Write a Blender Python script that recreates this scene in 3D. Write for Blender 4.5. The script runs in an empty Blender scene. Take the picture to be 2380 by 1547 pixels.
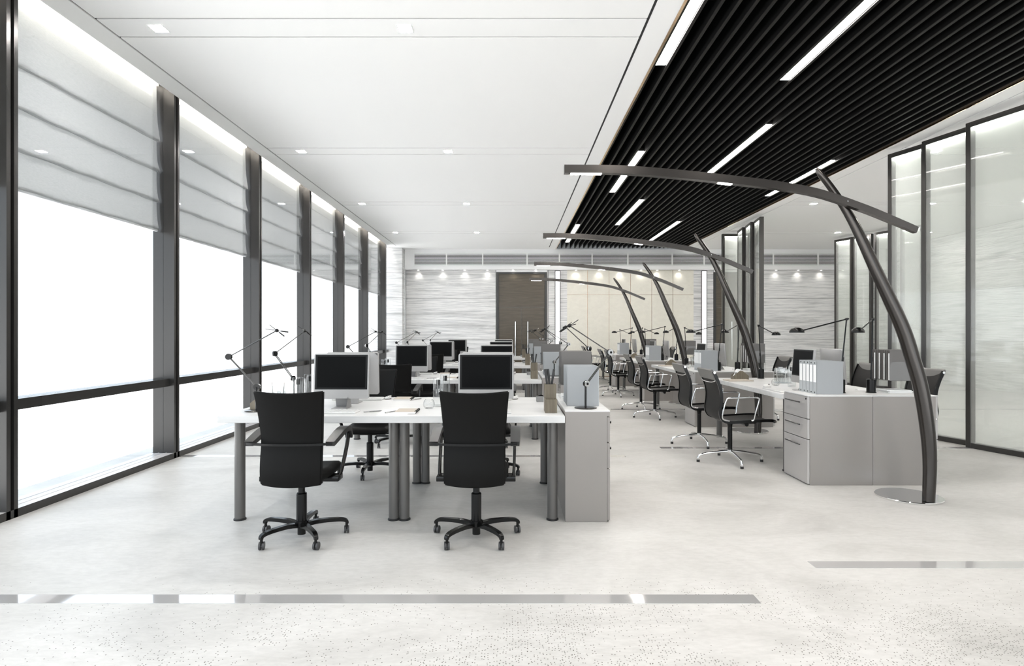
import bpy, bmesh, math, random
from math import radians as RAD, sin, cos, pi
from mathutils import Vector, Matrix

S = bpy.context.scene
C = S.collection

# ------------------------------------------------------------------ camera, world, exposure
cam_d = bpy.data.cameras.new('camera')
cam_d.sensor_width = 36.0
cam_d.lens = 36.0 * 1400 / 2380
cam_d.clip_end = 200
cam = bpy.data.objects.new('camera', cam_d)
cam.location = (0, 0, 1.329)
cam.rotation_euler = (pi / 2, 0, 0)
C.objects.link(cam)
S.camera = cam

world = bpy.data.worlds.new('sky')
S.world = world
world.use_nodes = True
bg = world.node_tree.nodes['Background']
bg.inputs['Strength'].default_value = 0.82
_nt = world.node_tree          # overcast sky; brighter lower half added as bounce light for the ceiling
_tc = _nt.nodes.new('ShaderNodeTexCoord')
_sx = _nt.nodes.new('ShaderNodeSeparateXYZ')
_mr = _nt.nodes.new('ShaderNodeMapRange')
_mr.inputs['From Min'].default_value = -.12
_mr.inputs['From Max'].default_value = .12
_mx = _nt.nodes.new('ShaderNodeMix'); _mx.data_type = 'RGBA'
_mx.inputs[6].default_value = (1.9, 1.9, 1.88, 1)
_mx.inputs[7].default_value = (.74, .84, .93, 1)
_nt.links.new(_tc.outputs['Generated'], _sx.inputs[0])
_nt.links.new(_sx.outputs['Z'], _mr.inputs['Value'])
_nt.links.new(_mr.outputs[0], _mx.inputs['Factor'])
_nt.links.new(_mx.outputs[2], bg.inputs['Color'])

S.view_settings.view_transform = 'Standard'
S.view_settings.look = 'None'
S.view_settings.gamma = 1.0
S.view_settings.exposure = 1.66
S.cycles.max_bounces = 10
S.cycles.diffuse_bounces = 5
S.cycles.glossy_bounces = 4
S.cycles.transparent_max_bounces = 24
S.cycles.caustics_reflective = False
S.cycles.caustics_refractive = False
S.cycles.sample_clamp_indirect = 6.0

# sun from high on the window side: soft daylight that falls between the blinds' hems and the floor
sun_d = bpy.data.lights.new('sun', 'SUN')
sun_d.energy = 0.35
sun_d.angle = RAD(25)
sun = bpy.data.objects.new('sun', sun_d)
sun.rotation_euler = (RAD(20), RAD(-52), 0)
C.objects.link(sun)

H = 1.329
F = 1400.0
ZC = 3.837          # ceiling height
YB = 18.2           # back wall
PL, PR = 3.25, 3.27  # desk row pitch: benches, islands

# ------------------------------------------------------------------ materials
MATS = {}
def mat(name, col=(.8, .8, .8), rough=.5, metal=0.0, spec=.5, emit=None, es=0.0, coat=0.0):
    m = bpy.data.materials.new(name)
    m.use_nodes = True
    b = m.node_tree.nodes['Principled BSDF']
    b.inputs['Base Color'].default_value = (*col, 1)
    b.inputs['Roughness'].default_value = rough
    b.inputs['Metallic'].default_value = metal
    b.inputs['Specular IOR Level'].default_value = spec
    b.inputs['Coat Weight'].default_value = coat
    if emit:
        b.inputs['Emission Color'].default_value = (*emit, 1)
        b.inputs['Emission Strength'].default_value = es
    MATS[name] = m
    return m

def nd(m, t, **kw):
    n = m.node_tree.nodes.new(t)
    for k, v in kw.items():
        setattr(n, k, v)
    return n

def ramp(m, stops):
    r = nd(m, 'ShaderNodeValToRGB')
    e = r.color_ramp.elements
    e[0].position, e[0].color = stops[0][0], (*stops[0][1], 1)
    e[1].position, e[1].color = stops[-1][0], (*stops[-1][1], 1)
    for p, c in stops[1:-1]:
        x = e.new(p)
        x.color = (*c, 1)
    return r

def noise(m, coord, scale, sc=(1, 1, 1), detail=6, rough=.6, dist=0.0):
    mp = nd(m, 'ShaderNodeMapping')
    mp.inputs['Scale'].default_value = sc
    n = nd(m, 'ShaderNodeTexNoise')
    n.inputs['Scale'].default_value = scale
    n.inputs['Detail'].default_value = detail
    n.inputs['Roughness'].default_value = rough
    n.inputs['Distortion'].default_value = dist
    m.node_tree.links.new(coord, mp.inputs['Vector'])
    m.node_tree.links.new(mp.outputs['Vector'], n.inputs['Vector'])
    return n

def L(m, a, b):
    m.node_tree.links.new(a, b)

def mul(m, a, b, fac=1.0, mode='MULTIPLY'):
    x = nd(m, 'ShaderNodeMix', data_type='RGBA', blend_type=mode)
    x.inputs['Factor'].default_value = fac
    L(m, a, x.inputs[6])
    L(m, b, x.inputs[7])
    return x.outputs[2]

def streaked(name, stops, sc, scale, rough, stops2=None, sc2=None, bump=0.0, spec=.4, dist=.6):
    m = mat(name, rough=rough, spec=spec)
    b = m.node_tree.nodes['Principled BSDF']
    co = nd(m, 'ShaderNodeTexCoord').outputs['Object']
    n = noise(m, co, scale, sc, 8, .62, dist)
    r = ramp(m, stops)
    L(m, n.outputs['Fac'], r.inputs['Fac'])
    out = r.outputs['Color']
    if stops2:
        n2 = noise(m, co, scale * .45, sc2 or sc, 5, .6, 1.2)
        r2 = ramp(m, stops2)
        L(m, n2.outputs['Fac'], r2.inputs['Fac'])
        out = mul(m, out, r2.outputs['Color'])
    L(m, out, b.inputs['Base Color'])
    if bump:
        bp = nd(m, 'ShaderNodeBump')
        bp.inputs['Strength'].default_value = bump
        bp.inputs['Distance'].default_value = .01
        L(m, n.outputs['Fac'], bp.inputs['Height'])
        L(m, bp.outputs['Normal'], b.inputs['Normal'])
    return m

def g(v): return (v, v, v)

M_ceil = mat('white_plaster', (.95, .95, .945), .8, spec=.15)
M_slot = mat('slot_black', (.012, .012, .012), .6)
M_slat_lit = mat('slat_edge_lit', (.013, .0125, .012), .5, spec=.15)
M_void = mat('plenum_black', (.004, .004, .004), .8, spec=.1)
M_copper = mat('copper_edge', (.74, .55, .37), .16, 1.0)
M_strip = mat('strip_light', (.9, .9, .9), .4, emit=(1, .95, .90), es=16)
M_down = mat('downlight_panel', (.9, .9, .9), .4, emit=(1, .98, .95), es=180)
M_cove = mat('cove_led', (.9, .9, .9), .4, emit=(1, .93, .82), es=13)
M_wallled = mat('wall_led', (.9, .9, .9), .4, emit=(1, 1, 1), es=1.0)
M_lamp = mat('lamp_panel', (.9, .9, .9), .4, emit=(1, .97, .93), es=4)
M_spot = mat('spot_lens', (.9, .9, .9), .4, emit=(1, .96, .9), es=1.5)
M_bronze = mat('bronze_frame', (.05, .048, .046), .26, .55)
M_groove = mat('mullion_groove', (.006, .006, .006), .4)
M_sill = mat('sill_metal', (.62, .59, .585), .35, .3)
M_paint = mat('bulkhead_white', (.90, .90, .90), .6, spec=.3)
M_grille = mat('grille_grey', (.88, .88, .88), .5)
M_chrome = mat('chrome', (.86, .86, .86), .07, 1.0)
M_steel = mat('inlay_steel', (.70, .685, .68), .05, .55, spec=.8)
M_desk = streaked('white_desk', [(.3, (.58, .58, .575)), (.5, (.66, .66, .655)), (.7, (.70, .70, .695))], (.5, 5, 5), 2.2, .32, spec=.35)
M_leg = mat('leg_grey', (.125, .12, .114), .36, .3)
M_rubber = mat('black_rubber', (.012, .012, .012), .5)
M_cab = mat('cabinet_grey', (.278, .258, .243), .36, .25)
M_drawer_lit = mat('drawer_front_lit', (.42, .405, .395), .34, .2)  # cabinet grey made lighter: window light put into the drawer colour
M_leather = mat('black_leather', (.006, .0058, .0055), .5, spec=.11)
M_gloss = mat('gloss_black', (.004, .004, .004), .2, spec=.3)
M_arm = mat('arm_pad', (.02, .0195, .019), .3, spec=.4)
M_caster = mat('caster_grey', (.04, .04, .042), .4)
M_mesh = mat('sling_mesh', (.02, .019, .018), .55, spec=.2)
M_wrap = mat('headrest_wrap', (.14, .135, .128), .42)
M_alu = mat('monitor_aluminium', (.35, .346, .342), .38, .2)
M_screen = mat('screen_black', (.0015, .0015, .0015), .3, spec=.06)
M_bezel = mat('bezel_black', (.008, .008, .008), .35, spec=.15)
M_white = mat('white_plastic', (.66, .66, .65), .35)
M_paper = mat('paper_white', (.86, .86, .85), .7, spec=.2)
M_tan = mat('notebook_tan', (.47, .42, .36), .7, spec=.2)
M_binder = mat('binder_grey', (.31, .325, .335), .5)
M_spine = mat('binder_spine', (.42, .44, .45), .5)
M_folder = mat('folder_taupe', (.12, .113, .107), .42)
M_wood = streaked('pen_box_wood', [(.3, (.10, .083, .057)), (.7, (.19, .163, .12))], (14, 14, 1), 3, .5)
M_task = mat('task_lamp_black', (.004, .004, .004), .25, spec=.25)
M_pen = mat('pen_black', (.012, .012, .012), .35)
M_grey = mat('grey_plastic', (.25, .25, .25), .4)
M_arc = mat('arc_gunmetal', (.062, .057, .053), .2, .85)
M_dchrome = mat('dark_chrome', (.11, .11, .11), .18, .85)
M_door = streaked('brown_veneer', [(.3, (.066, .053, .037)), (.55, (.095, .077, .054)), (.75, (.125, .104, .076))], (.8, .8, 9), 2.4, .3, spec=.4)
M_dframe = mat('door_frame_dark', (.03, .029, .028), .35)
M_cream = streaked('cream_panel', [(.35, (.76, .735, .655)), (.65, (.81, .785, .70))], (1, 1, 1.5), 6, .45, spec=.3)
M_gold = mat('rose_gold_joint', (.48, .3, .2), .25, 1.0)
M_stone = streaked('grey_oak_wall',
                   [(.28, g(.40)), (.42, g(.64)), (.54, (.82, .815, .805)), (.7, (.90, .895, .885))],
                   (.9, .9, 30), 1.8, .48,
                   [(.3, g(.68)), (.5, g(.96)), (.7, g(1.0))], (.5, .5, 5.5), bump=.08, dist=.2)
M_screenframe = mat('screen_frame_dark', (.045, .043, .04), .3, .3)
M_led = mat('panel_led', (.9, .9, .9), .4, emit=(.97, 1, .93), es=7)

# floor: pale polished concrete with patches of fine dark pits
M_floor = mat('pale_concrete', rough=.4, spec=.35)
def _floor():
    m = M_floor
    b = m.node_tree.nodes['Principled BSDF']
    co = nd(m, 'ShaderNodeTexCoord').outputs['Object']
    n1 = noise(m, co, .9, (1, 1.6, 1), 8, .65, .8)
    r1 = ramp(m, [(.3, (.43, .420, .400)), (.5, (.54, .529, .507)), (.68, (.60, .589, .569))])
    L(m, n1.outputs['Fac'], r1.inputs['Fac'])
    n2 = noise(m, co, 14, (1, 2.4, 1), 6, .7, .4)
    r2 = ramp(m, [(.3, g(.88)), (.6, g(1.0))])
    L(m, n2.outputs['Fac'], r2.inputs['Fac'])
    base = mul(m, r1.outputs['Color'], r2.outputs['Color'])
    vo = nd(m, 'ShaderNodeTexVoronoi', voronoi_dimensions='2D', feature='F1')
    vo.inputs['Scale'].default_value = 78
    L(m, co, vo.inputs['Vector'])
    dot = nd(m, 'ShaderNodeMath', operation='LESS_THAN')
    L(m, vo.outputs['Distance'], dot.inputs[0])
    dot.inputs[1].default_value = .2
    sepc = nd(m, 'ShaderNodeSeparateColor')
    L(m, vo.outputs['Color'], sepc.inputs[0])
    n3 = noise(m, co, 1.6, (1, 1.8, 1), 5, .65, .6)
    cl = nd(m, 'ShaderNodeMapRange')
    L(m, n3.outputs['Fac'], cl.inputs['Value'])
    cl.inputs['From Min'].default_value = .38
    cl.inputs['From Max'].default_value = .68
    sx = nd(m, 'ShaderNodeSeparateXYZ')
    L(m, co, sx.inputs[0])
    near = nd(m, 'ShaderNodeMapRange')          # the pitted patch of the slab lies by the entrance
    L(m, sx.outputs['Y'], near.inputs['Value'])
    near.inputs['From Min'].default_value = 3.3
    near.inputs['From Max'].default_value = 2.3
    side = nd(m, 'ShaderNodeMapRange')
    L(m, sx.outputs['X'], side.inputs['Value'])
    side.inputs['From Min'].default_value = -2.2
    side.inputs['From Max'].default_value = .8
    side.inputs['To Min'].default_value = .25
    a = nd(m, 'ShaderNodeMath', operation='MULTIPLY')
    L(m, near.outputs[0], a.inputs[0]); L(m, side.outputs[0], a.inputs[1])
    a2 = nd(m, 'ShaderNodeMath', operation='MULTIPLY')
    L(m, a.outputs[0], a2.inputs[0]); L(m, cl.outputs[0], a2.inputs[1])
    k = nd(m, 'ShaderNodeMath', operation='LESS_THAN')
    L(m, sepc.outputs[0], k.inputs[0]); a3 = nd(m, 'ShaderNodeMath', operation='MULTIPLY'); L(m, a2.outputs[0], a3.inputs[0]); a3.inputs[1].default_value = 1.15
    L(m, a3.outputs[0], k.inputs[1])
    k2 = nd(m, 'ShaderNodeMath', operation='MULTIPLY')
    L(m, dot.outputs[0], k2.inputs[0]); L(m, k.outputs[0], k2.inputs[1])
    k3 = nd(m, 'ShaderNodeMath', operation='MULTIPLY')
    L(m, k2.outputs[0], k3.inputs[0]); k3.inputs[1].default_value = .95
    mx = nd(m, 'ShaderNodeMix', data_type='RGBA')
    L(m, k3.outputs[0], mx.inputs['Factor'])
    L(m, base, mx.inputs[6])
    mx.inputs[7].default_value = (.07, .06, .045, 1)
    L(m, mx.outputs[2], b.inputs['Base Color'])
    rr = nd(m, 'ShaderNodeMapRange')
    L(m, n1.outputs['Fac'], rr.inputs['Value'])
    rr.inputs['To Min'].default_value = .3
    rr.inputs['To Max'].default_value = .55
    L(m, rr.outputs[0], b.inputs['Roughness'])
_floor()

def thin_glass(name, tint=(1, 1, 1), refl=1.0, rough=0.0, veil=0.0, veilcol=(.85, .86, .84)):
    """A thin pane: transparent body, Fresnel mirror, and optionally a woven white interlayer."""
    m = bpy.data.materials.new(name)
    m.use_nodes = True
    nt = m.node_tree
    nt.nodes.remove(nt.nodes['Principled BSDF'])
    out = nt.nodes['Material Output']
    tr = nd(m, 'ShaderNodeBsdfTransparent')
    tr.inputs[0].default_value = (*tint, 1)
    body = tr.outputs[0]
    if veil:
        di = nd(m, 'ShaderNodeBsdfDiffuse'); di.inputs[0].default_value = (*veilcol, 1)
        tl = nd(m, 'ShaderNodeBsdfTranslucent'); tl.inputs[0].default_value = (*veilcol, 1)
        mm = nd(m, 'ShaderNodeMixShader'); mm.inputs[0].default_value = .5
        L(m, di.outputs[0], mm.inputs[1]); L(m, tl.outputs[0], mm.inputs[2])
        mv = nd(m, 'ShaderNodeMixShader'); mv.inputs[0].default_value = veil
        L(m, body, mv.inputs[1]); L(m, mm.outputs[0], mv.inputs[2])
        body = mv.outputs[0]
    gl = nd(m, 'ShaderNodeBsdfGlossy'); gl.inputs['Roughness'].default_value = rough
    lw = nd(m, 'ShaderNodeLayerWeight'); lw.inputs['Blend'].default_value = .5
    pw = nd(m, 'ShaderNodeMath', operation='POWER')
    L(m, lw.outputs['Facing'], pw.inputs[0]); pw.inputs[1].default_value = 5.0
    ma = nd(m, 'ShaderNodeMath', operation='MULTIPLY_ADD')
    L(m, pw.outputs[0], ma.inputs[0]); ma.inputs[1].default_value = .96; ma.inputs[2].default_value = .04
    sc = nd(m, 'ShaderNodeMath', operation='MULTIPLY', use_clamp=True)
    L(m, ma.outputs[0], sc.inputs[0]); sc.inputs[1].default_value = refl
    mx = nd(m, 'ShaderNodeMixShader')
    L(m, sc.outputs[0], mx.inputs[0]); L(m, body, mx.inputs[1]); L(m, gl.outputs[0], mx.inputs[2])
    L(m, mx.outputs[0], out.inputs['Surface'])
    MATS[name] = m
    return m

M_glass = thin_glass('window_glass', (.98, .99, 1.0), 1.5)
M_clear = thin_glass('clear_glass', (.97, .975, .975), 1.4, .02)
M_acrylic = thin_glass('clear_acrylic', (.96, .965, .965), .4, .03)
M_veil = thin_glass('woven_white_glass', (.97, .98, .97), 0.6, .03, .19, (.95, .955, .94))

# blind cloth: grey-white, lets some daylight through
M_blind = mat('blind_cloth', (.66, .655, .64), .85, spec=.15)
def _blind():
    m = M_blind
    b = m.node_tree.nodes['Principled BSDF']
    out = m.node_tree.nodes['Material Output']
    co = nd(m, 'ShaderNodeTexCoord').outputs['Object']
    n = noise(m, co, 30, (1, 1, 4), 5, .6)
    r = ramp(m, [(.3, (.34, .34, .33)), (.7, (.41, .41, .40))])
    L(m, n.outputs['Fac'], r.inputs['Fac'])
    L(m, r.outputs['Color'], b.inputs['Base Color'])
    tl = nd(m, 'ShaderNodeBsdfTranslucent')
    tl.inputs[0].default_value = (.6, .605, .59, 1)
    mx = nd(m, 'ShaderNodeMixShader')
    mx.inputs[0].default_value = .13
    L(m, b.outputs[0], mx.inputs[1]); L(m, tl.outputs[0], mx.inputs[2])
    L(m, mx.outputs[0], out.inputs['Surface'])
_blind()

# ------------------------------------------------------------------ mesh builder
def frame_axes(d):
    d = d.normalized()
    up = Vector((0, 0, 1)) if abs(d.z) < .95 else Vector((0, 1, 0))
    a = d.cross(up).normalized()
    b = a.cross(d).normalized()
    return a, b

class B:
    def __init__(self):
        self.bm = bmesh.new()
        self.ms = []
    def mi(self, m):
        if m not in self.ms:
            self.ms.append(m)
        return self.ms.index(m)
    def face(self, vs, i):
        try:
            f = self.bm.faces.new(vs)
            f.material_index = i
            return f
        except ValueError:
            return None
    def box(self, x0, x1, y0, y1, z0, z1, m, bev=0.0, mtx=None, seg=2):
        i = self.mi(m)
        v = [self.bm.verts.new((x, y, z)) for z in (z0, z1) for y in (y0, y1) for x in (x0, x1)]
        fs = [self.face([v[k] for k in q], i) for q in ((0, 2, 3, 1), (4, 5, 7, 6), (0, 1, 5, 4), (2, 6, 7, 3), (0, 4, 6, 2), (1, 3, 7, 5))]
        if bev:
            es = {e for f in fs for e in f.edges}
            r = bmesh.ops.bevel(self.bm, geom=list(es), offset=bev, segments=seg, profile=.5, affect='EDGES', clamp_overlap=True)
            for f in r['faces']:
                f.material_index = i
            v = list({w for f in r['faces'] for w in f.verts} | {w for w in v if w.is_valid})
        if mtx is not None:
            for w in v:
                w.co = mtx @ w.co
        return self
    def cyl(self, p0, p1, r0, m, r1=None, n=20, caps=True):
        return self.tube([p0, p1], [r0, r0 if r1 is None else r1], m, n, caps)
    def tube(self, pts, r, m, n=12, caps=True, closed=False, flat=None):
        """Round (or flat=(w,h) rectangular) section swept along pts."""
        i = self.mi(m)
        pts = [Vector(p) for p in pts]
        if not isinstance(r, (list, tuple)):
            r = [r] * len(pts)
        N = len(pts)
        rings, a = [], None
        for k, p in enumerate(pts):
            if closed:
                d = pts[(k + 1) % N] - pts[k - 1]
            else:
                d = pts[min(k + 1, N - 1)] - pts[max(k - 1, 0)]
            d.normalize()
            if a is None:
                a, b = frame_axes(d)
            else:
                a = (a - d * a.dot(d)).normalized()
                b = a.cross(d).normalized()
            ring = []
            if flat:
                w, h = (x * r[k] for x in flat)
                for sx, sy in ((-1, -1), (1, -1), (1, 1), (-1, 1)):
                    ring.append(self.bm.verts.new(p + a * w / 2 * sx + b * h / 2 * sy))
            else:
                for q in range(n):
                    t = 2 * pi * q / n
                    ring.append(self.bm.verts.new(p + a * r[k] * cos(t) + b * r[k] * sin(t)))
            rings.append(ring)
        for k in range(N if closed else N - 1):
            A, Bq = rings[k], rings[(k + 1) % N]
            for q in range(len(A)):
                self.face([A[q], A[(q + 1) % len(A)], Bq[(q + 1) % len(A)], Bq[q]], i)
        if caps and not closed:
            self.face(rings[0][::-1], i)
            self.face(rings[-1], i)
        return self
    def lathe(self, prof, m, c=(0, 0, 0), n=28, caps=True):
        i = self.mi(m)
        rings = []
        for r, z in prof:
            rings.append([self.bm.verts.new((c[0] + r * cos(2 * pi * q / n), c[1] + r * sin(2 * pi * q / n), c[2] + z)) for q in range(n)])
        for A, Bq in zip(rings, rings[1:]):
            for q in range(n):
                self.face([A[q], A[(q + 1) % n], Bq[(q + 1) % n], Bq[q]], i)
        if caps:
            self.face(rings[0][::-1], i)
            self.face(rings[-1], i)
        return self
    def prism(self, poly, axis, t0, t1, m, mtx=None):
        """poly in the plane across axis ('x': (y,z), 'y': (x,z), 'z': (x,y)) extruded from t0 to t1."""
        i = self.mi(m)
        def P(p, t):
            c = {'x': (t, p[0], p[1]), 'y': (p[0], t, p[1]), 'z': (p[0], p[1], t)}[axis]
            v = Vector(c)
            return mtx @ v if mtx is not None else v
        a = [self.bm.verts.new(P(p, t0)) for p in poly]
        b = [self.bm.verts.new(P(p, t1)) for p in poly]
        self.face(a, i); self.face(b[::-1], i)
        for k in range(len(poly)):
            self.face([a[k], b[k], b[(k + 1) % len(poly)], a[(k + 1) % len(poly)]], i)
        return self
    def grid(self, fn, nu, nv, m, thick=0.0):
        """surface fn(u,v); with thick, fn(u,v) returns (point, normal) and a second skin is added."""
        i = self.mi(m)
        def skin(off):
            out = []
            for a in range(nu + 1):
                row = []
                for b in range(nv + 1):
                    p = fn(a / nu, b / nv)
                    if thick:
                        p, nrm = p
                        p = Vector(p) + Vector(nrm) * off
                    row.append(self.bm.verts.new(p))
                out.append(row)
            return out
        A = skin(0.0)
        for a in range(nu):
            for b in range(nv):
                self.face([A[a][b], A[a + 1][b], A[a + 1][b + 1], A[a][b + 1]], i)
        if thick:
            Q = skin(-thick)
            for a in range(nu):
                for b in range(nv):
                    self.face([Q[a][b], Q[a][b + 1], Q[a + 1][b + 1], Q[a + 1][b]], i)
            for a in range(nu):
                for b in (0, nv):
                    self.face([A[a][b], A[a + 1][b], Q[a + 1][b], Q[a][b]], i)
            for b in range(nv):
                for a in (0, nu):
                    self.face([A[a][b], A[a][b + 1], Q[a][b + 1], Q[a][b]], i)
        return self
    def build(self, name, parent=None, smooth=40, label=None, fix=True):
        if fix:
            bmesh.ops.recalc_face_normals(self.bm, faces=self.bm.faces[:])
        me = bpy.data.meshes.new(name)
        self.bm.to_mesh(me)
        self.bm.free()
        for m in self.ms:
            me.materials.append(m)
        if smooth:
            me.polygons.foreach_set('use_smooth', [True] * len(me.polygons))
            me.set_sharp_from_angle(angle=RAD(smooth))
        o = bpy.data.objects.new(name, me)
        C.objects.link(o)
        if parent is not None:
            o.parent = parent
        if label:
            o['label'] = label
        return o

def empty(name, loc=(0, 0, 0), rz=0.0):
    o = bpy.data.objects.new(name, None)
    o.empty_display_size = .1
    o.location = loc
    o.rotation_euler = (0, 0, rz)
    C.objects.link(o)
    return o

def tag(o, label, cat, group=None, kind=None):
    o['label'] = label
    o['category'] = cat
    if group:
        o['group'] = group
    if kind:
        o['kind'] = kind
    return o

def struct(o):
    o['kind'] = 'structure'
    return o

def dup(o, parent=None):
    c = o.copy()
    C.objects.link(c)
    if parent is not None:
        c.parent = parent
    for ch in list(o.children):
        dup(ch, c)
    return c

PROTO = {}
def put(key, builder, label, cat, loc, rz=0.0, group=None):
    """The first call builds the thing; later calls copy it with its parts."""
    if key not in PROTO:
        o = builder()
        PROTO[key] = o
    else:
        o = dup(PROTO[key])
    o.location = loc
    o.rotation_euler = (0, 0, rz)
    for k in ('label', 'category', 'group'):
        if k in o:
            del o[k]
    return tag(o, label, cat, group)

ORD = ['first', 'second', 'third', 'fourth', 'fifth', 'sixth', 'seventh', 'eighth', 'ninth', 'tenth', 'eleventh',
       'twelfth', 'thirteenth', 'fourteenth', 'fifteenth', 'sixteenth', 'seventeenth', 'eighteenth', 'nineteenth', 'twentieth']

# ------------------------------------------------------------------ room shell
XL, XR, YF = -3.575, 11.2, -6.0
b = B(); b.box(-4.2, XR + .2, YF, YB + .3, -.12, 0, M_floor)
struct(b.build('floor', smooth=0))

# steel inlay strips let into the floor
k = 0
for j in range(5):
    y0 = 2.96 + 3.5 * j
    if y0 < YB - .5:
        b = B(); b.box(-3.57, 1.225, y0, y0 + .1, -.01, .0015, M_steel)
        k += 1; struct(b.build('trim_%d' % k, smooth=0))
    y1 = 3.405 + 3.52 * j
    if y1 < YB - .5:
        b = B(); b.box(1.718, XR - .1, y1, y1 + .1, -.01, .0015, M_steel)
        k += 1; struct(b.build('trim_%d' % k, smooth=0))

# ceiling: plaster plates with open shadow gaps and a black plenum above
b = B()
def plate(x0, x1, y0, y1, zt=.012):
    b.box(x0, x1, y0, y1, ZC, ZC + zt, M_ceil)
cross = [(4.81 + 3.36 * j, 5.11 + 3.36 * j) for j in range(-3, 4)]
gap = .011
def bay_plates(x0, x1):
    ys = [YF] + [v for pr in cross for v in pr if v > YF] + [YB]
    for a, c in zip(ys, ys[1:]):
        plate(x0, x1, a + (gap if a > YF else 0), c - (gap if c < YB else 0))
bay_plates(-3.325, 1.078)
bay_plates(5.330, XR)
plate(-3.56, -3.345, YF, YB)
plate(1.104, 1.32, YF, YB)
plate(5.08, 5.312, YF, YB)
b.box(-3.5, 1.3, YF, YB, ZC + .0125, ZC + .075, M_slot)
b.box(5.1, XR, YF, YB, ZC + .0125, ZC + .075, M_slot)
b.box(1.25, 1.32, YF, YB, ZC + .013, ZC + .34, M_void)
b.box(5.08, 5.15, YF, YB, ZC + .013, ZC + .34, M_void)
b.box(1.25, 5.15, YF, YB, ZC + .34, ZC + .36, M_void)
# end caps of the long slots
b.box(-3.345, -3.325, 17.3, YB, ZC, ZC + .012, M_ceil)
b.box(1.078, 1.104, 17.7, YB, ZC, ZC + .012, M_ceil)
# blind pocket above the windows
b.box(-4.0, -3.54, YF, YB, ZC + .24, ZC + .26, M_ceil)
b.box(-3.56, -3.54, YF, YB, ZC + .012, ZC + .24, M_ceil)
b.box(-4.0, -3.86, YF, YB, ZC + .0, ZC + .24, M_ceil)
struct(b.build('ceiling', smooth=0))

# polished copper lining of the slatted recess
for i, x in enumerate((1.3205, 5.0755)):
    b = B(); b.box(x, x + .004, YF, 18.03, ZC + .0005, ZC + .05, M_copper)
    b.box(x - (.020 if i == 0 else 0), x + (.004 if i == 0 else .012), YF, 18.03, ZC - .003, ZC + .0, M_copper)
    k += 1; struct(b.build('trim_%d' % k, smooth=0))

# black slats
b = B()
for j in range(29):
    x = 1.345 + .1328 * j
    b.box(x - .014, x + .014, YF, 18.03, 3.868, 4.10, M_void)
    b.box(x - .014, x + .014, YF, 18.03, 3.862, 3.868, M_slat_lit)  # same slat, lower edge coloured lighter for the light off the floor
o = b.build('slat_ceiling', smooth=0)
tag(o, 'black slatted ceiling raft of long parallel fins above the aisle', 'slatted ceiling', kind='structure')

def strip_light(x, y0, y1):
    r = empty('linear_light', (x, y0, 3.872))
    q = B(); q.box(-.046, .046, 0, y1 - y0, .012, .05, M_bronze); q.build('housing', r, 0)
    q = B(); q.box(-.046, .046, 0, y1 - y0, .003, .012, M_strip); q.build('diffuser', r, 0)
    return r
strips = [(1.411, .5, 5.73, 'above the near end of the first gap by the white ceiling edge'),
          (2.72, .8, 6.07, 'wide light bar entering from the top edge of the picture'),
          (3.117, 7.38, 9.71, 'in the slats just behind the first arc lamp tip'),
          (1.81, 8.47, 10.9, 'crossed by the long beam of the first arc lamp'),
          (4.71, 8.91, 11.2, 'crossed by the raised tip of the first arc lamp'),
          (2.474, 11.55, 14.2, 'between the beams of the first and second arc lamps'),
          (3.80, 13.8, 16.6, 'above the curved middle of the second arc lamp beam'),
          (1.544, 14.2, 16.9, 'above the free end of the second arc lamp beam')]
for x, y0, y1, t in strips:
    jx = round((x - 1.345 - .0664) / .1328)
    tag(strip_light(1.345 + .0664 + .1328 * jx, y0, y1), 'white linear light ' + t, 'ceiling light', 'light bars in the black slats')

# square downlights
def downlight():
    r = empty('downlight')
    q = B()
    for x0, x1, y0, y1 in ((-.062, .062, -.062, -.055), (-.062, .062, .055, .062), (-.062, -.055, -.055, .055), (.055, .062, -.055, .055)):
        q.box(x0, x1, y0, y1, -.004, .02, M_grille)
    q.build('trim_ring', r, 0)
    q = B(); q.box(-.055, .055, -.055, .055, .0, .012, M_down); q.build('diffuser', r, 0)
    return r
where = {10.4: 'added fill row by the far side wall', -2.91: 'ceiling over the window-side desks', -.88: 'ceiling over the bench desks by the aisle',  # outermost column is added to brighten the right side
         5.85: 'ceiling beyond the black slats', 8.13: 'ceiling deep beyond the glass screens'}
for j in range(4):  # nearest right-hand lights lie out of view, added to light that side
    for x, t in where.items():
        put('downlight', downlight, '%s square downlight from the camera in the %s' % (ORD[j], t), 'downlight',
            (x, 4.96 + 3.36 * j, ZC - .001), group='square downlights in the white ceiling')

# ------------------------------------------------------------------ window wall
MY = [2.15, 4.26, 6.375, 8.51, 10.64, 12.77, 14.9, 17.05]     # near face of each mullion
def window(i, y0, y1):
    r = empty('window_%d' % i, (0, 0, 0))
    r['kind'] = 'structure'
    q = B(); q.box(-3.693, -3.687, y0, y1, .061, 4.05, M_glass); q.build('glass', r, 0)
    q = B(); q.box(-3.687, -3.625, y0, y1, .766, .846, M_bronze)
    q.box(-3.81, -3.693, y0, y1, .766, .846, M_bronze); q.build('transom', r, 0)
    q = B(); q.box(-3.82, -3.577, y0, y1, .03, .061, M_sill)
    q.box(-3.66, -3.655, y0, y1, .061, .064, M_grille); q.box(-3.74, -3.735, y0, y1, .061, .064, M_grille)
    q.build('sill', r, 0)
    return r
for i, (a, c) in enumerate(zip(MY, MY[1:])):
    window(i + 1, a + .1, c)
window(8, MY[-1] + .1, 17.68)
for i, y in enumerate(MY):
    b = B()
    b.box(-3.80, -3.575, y, y + .035, 0.0, ZC + .2, M_bronze)
    b.box(-3.80, -3.575, y + .065, y + .1, 0.0, ZC + .2, M_bronze)
    b.box(-3.80, -3.60, y + .03, y + .07, 0.0, ZC + .2, M_groove)
    k += 1; struct(b.build('trim_%d' % k, smooth=0))
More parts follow.
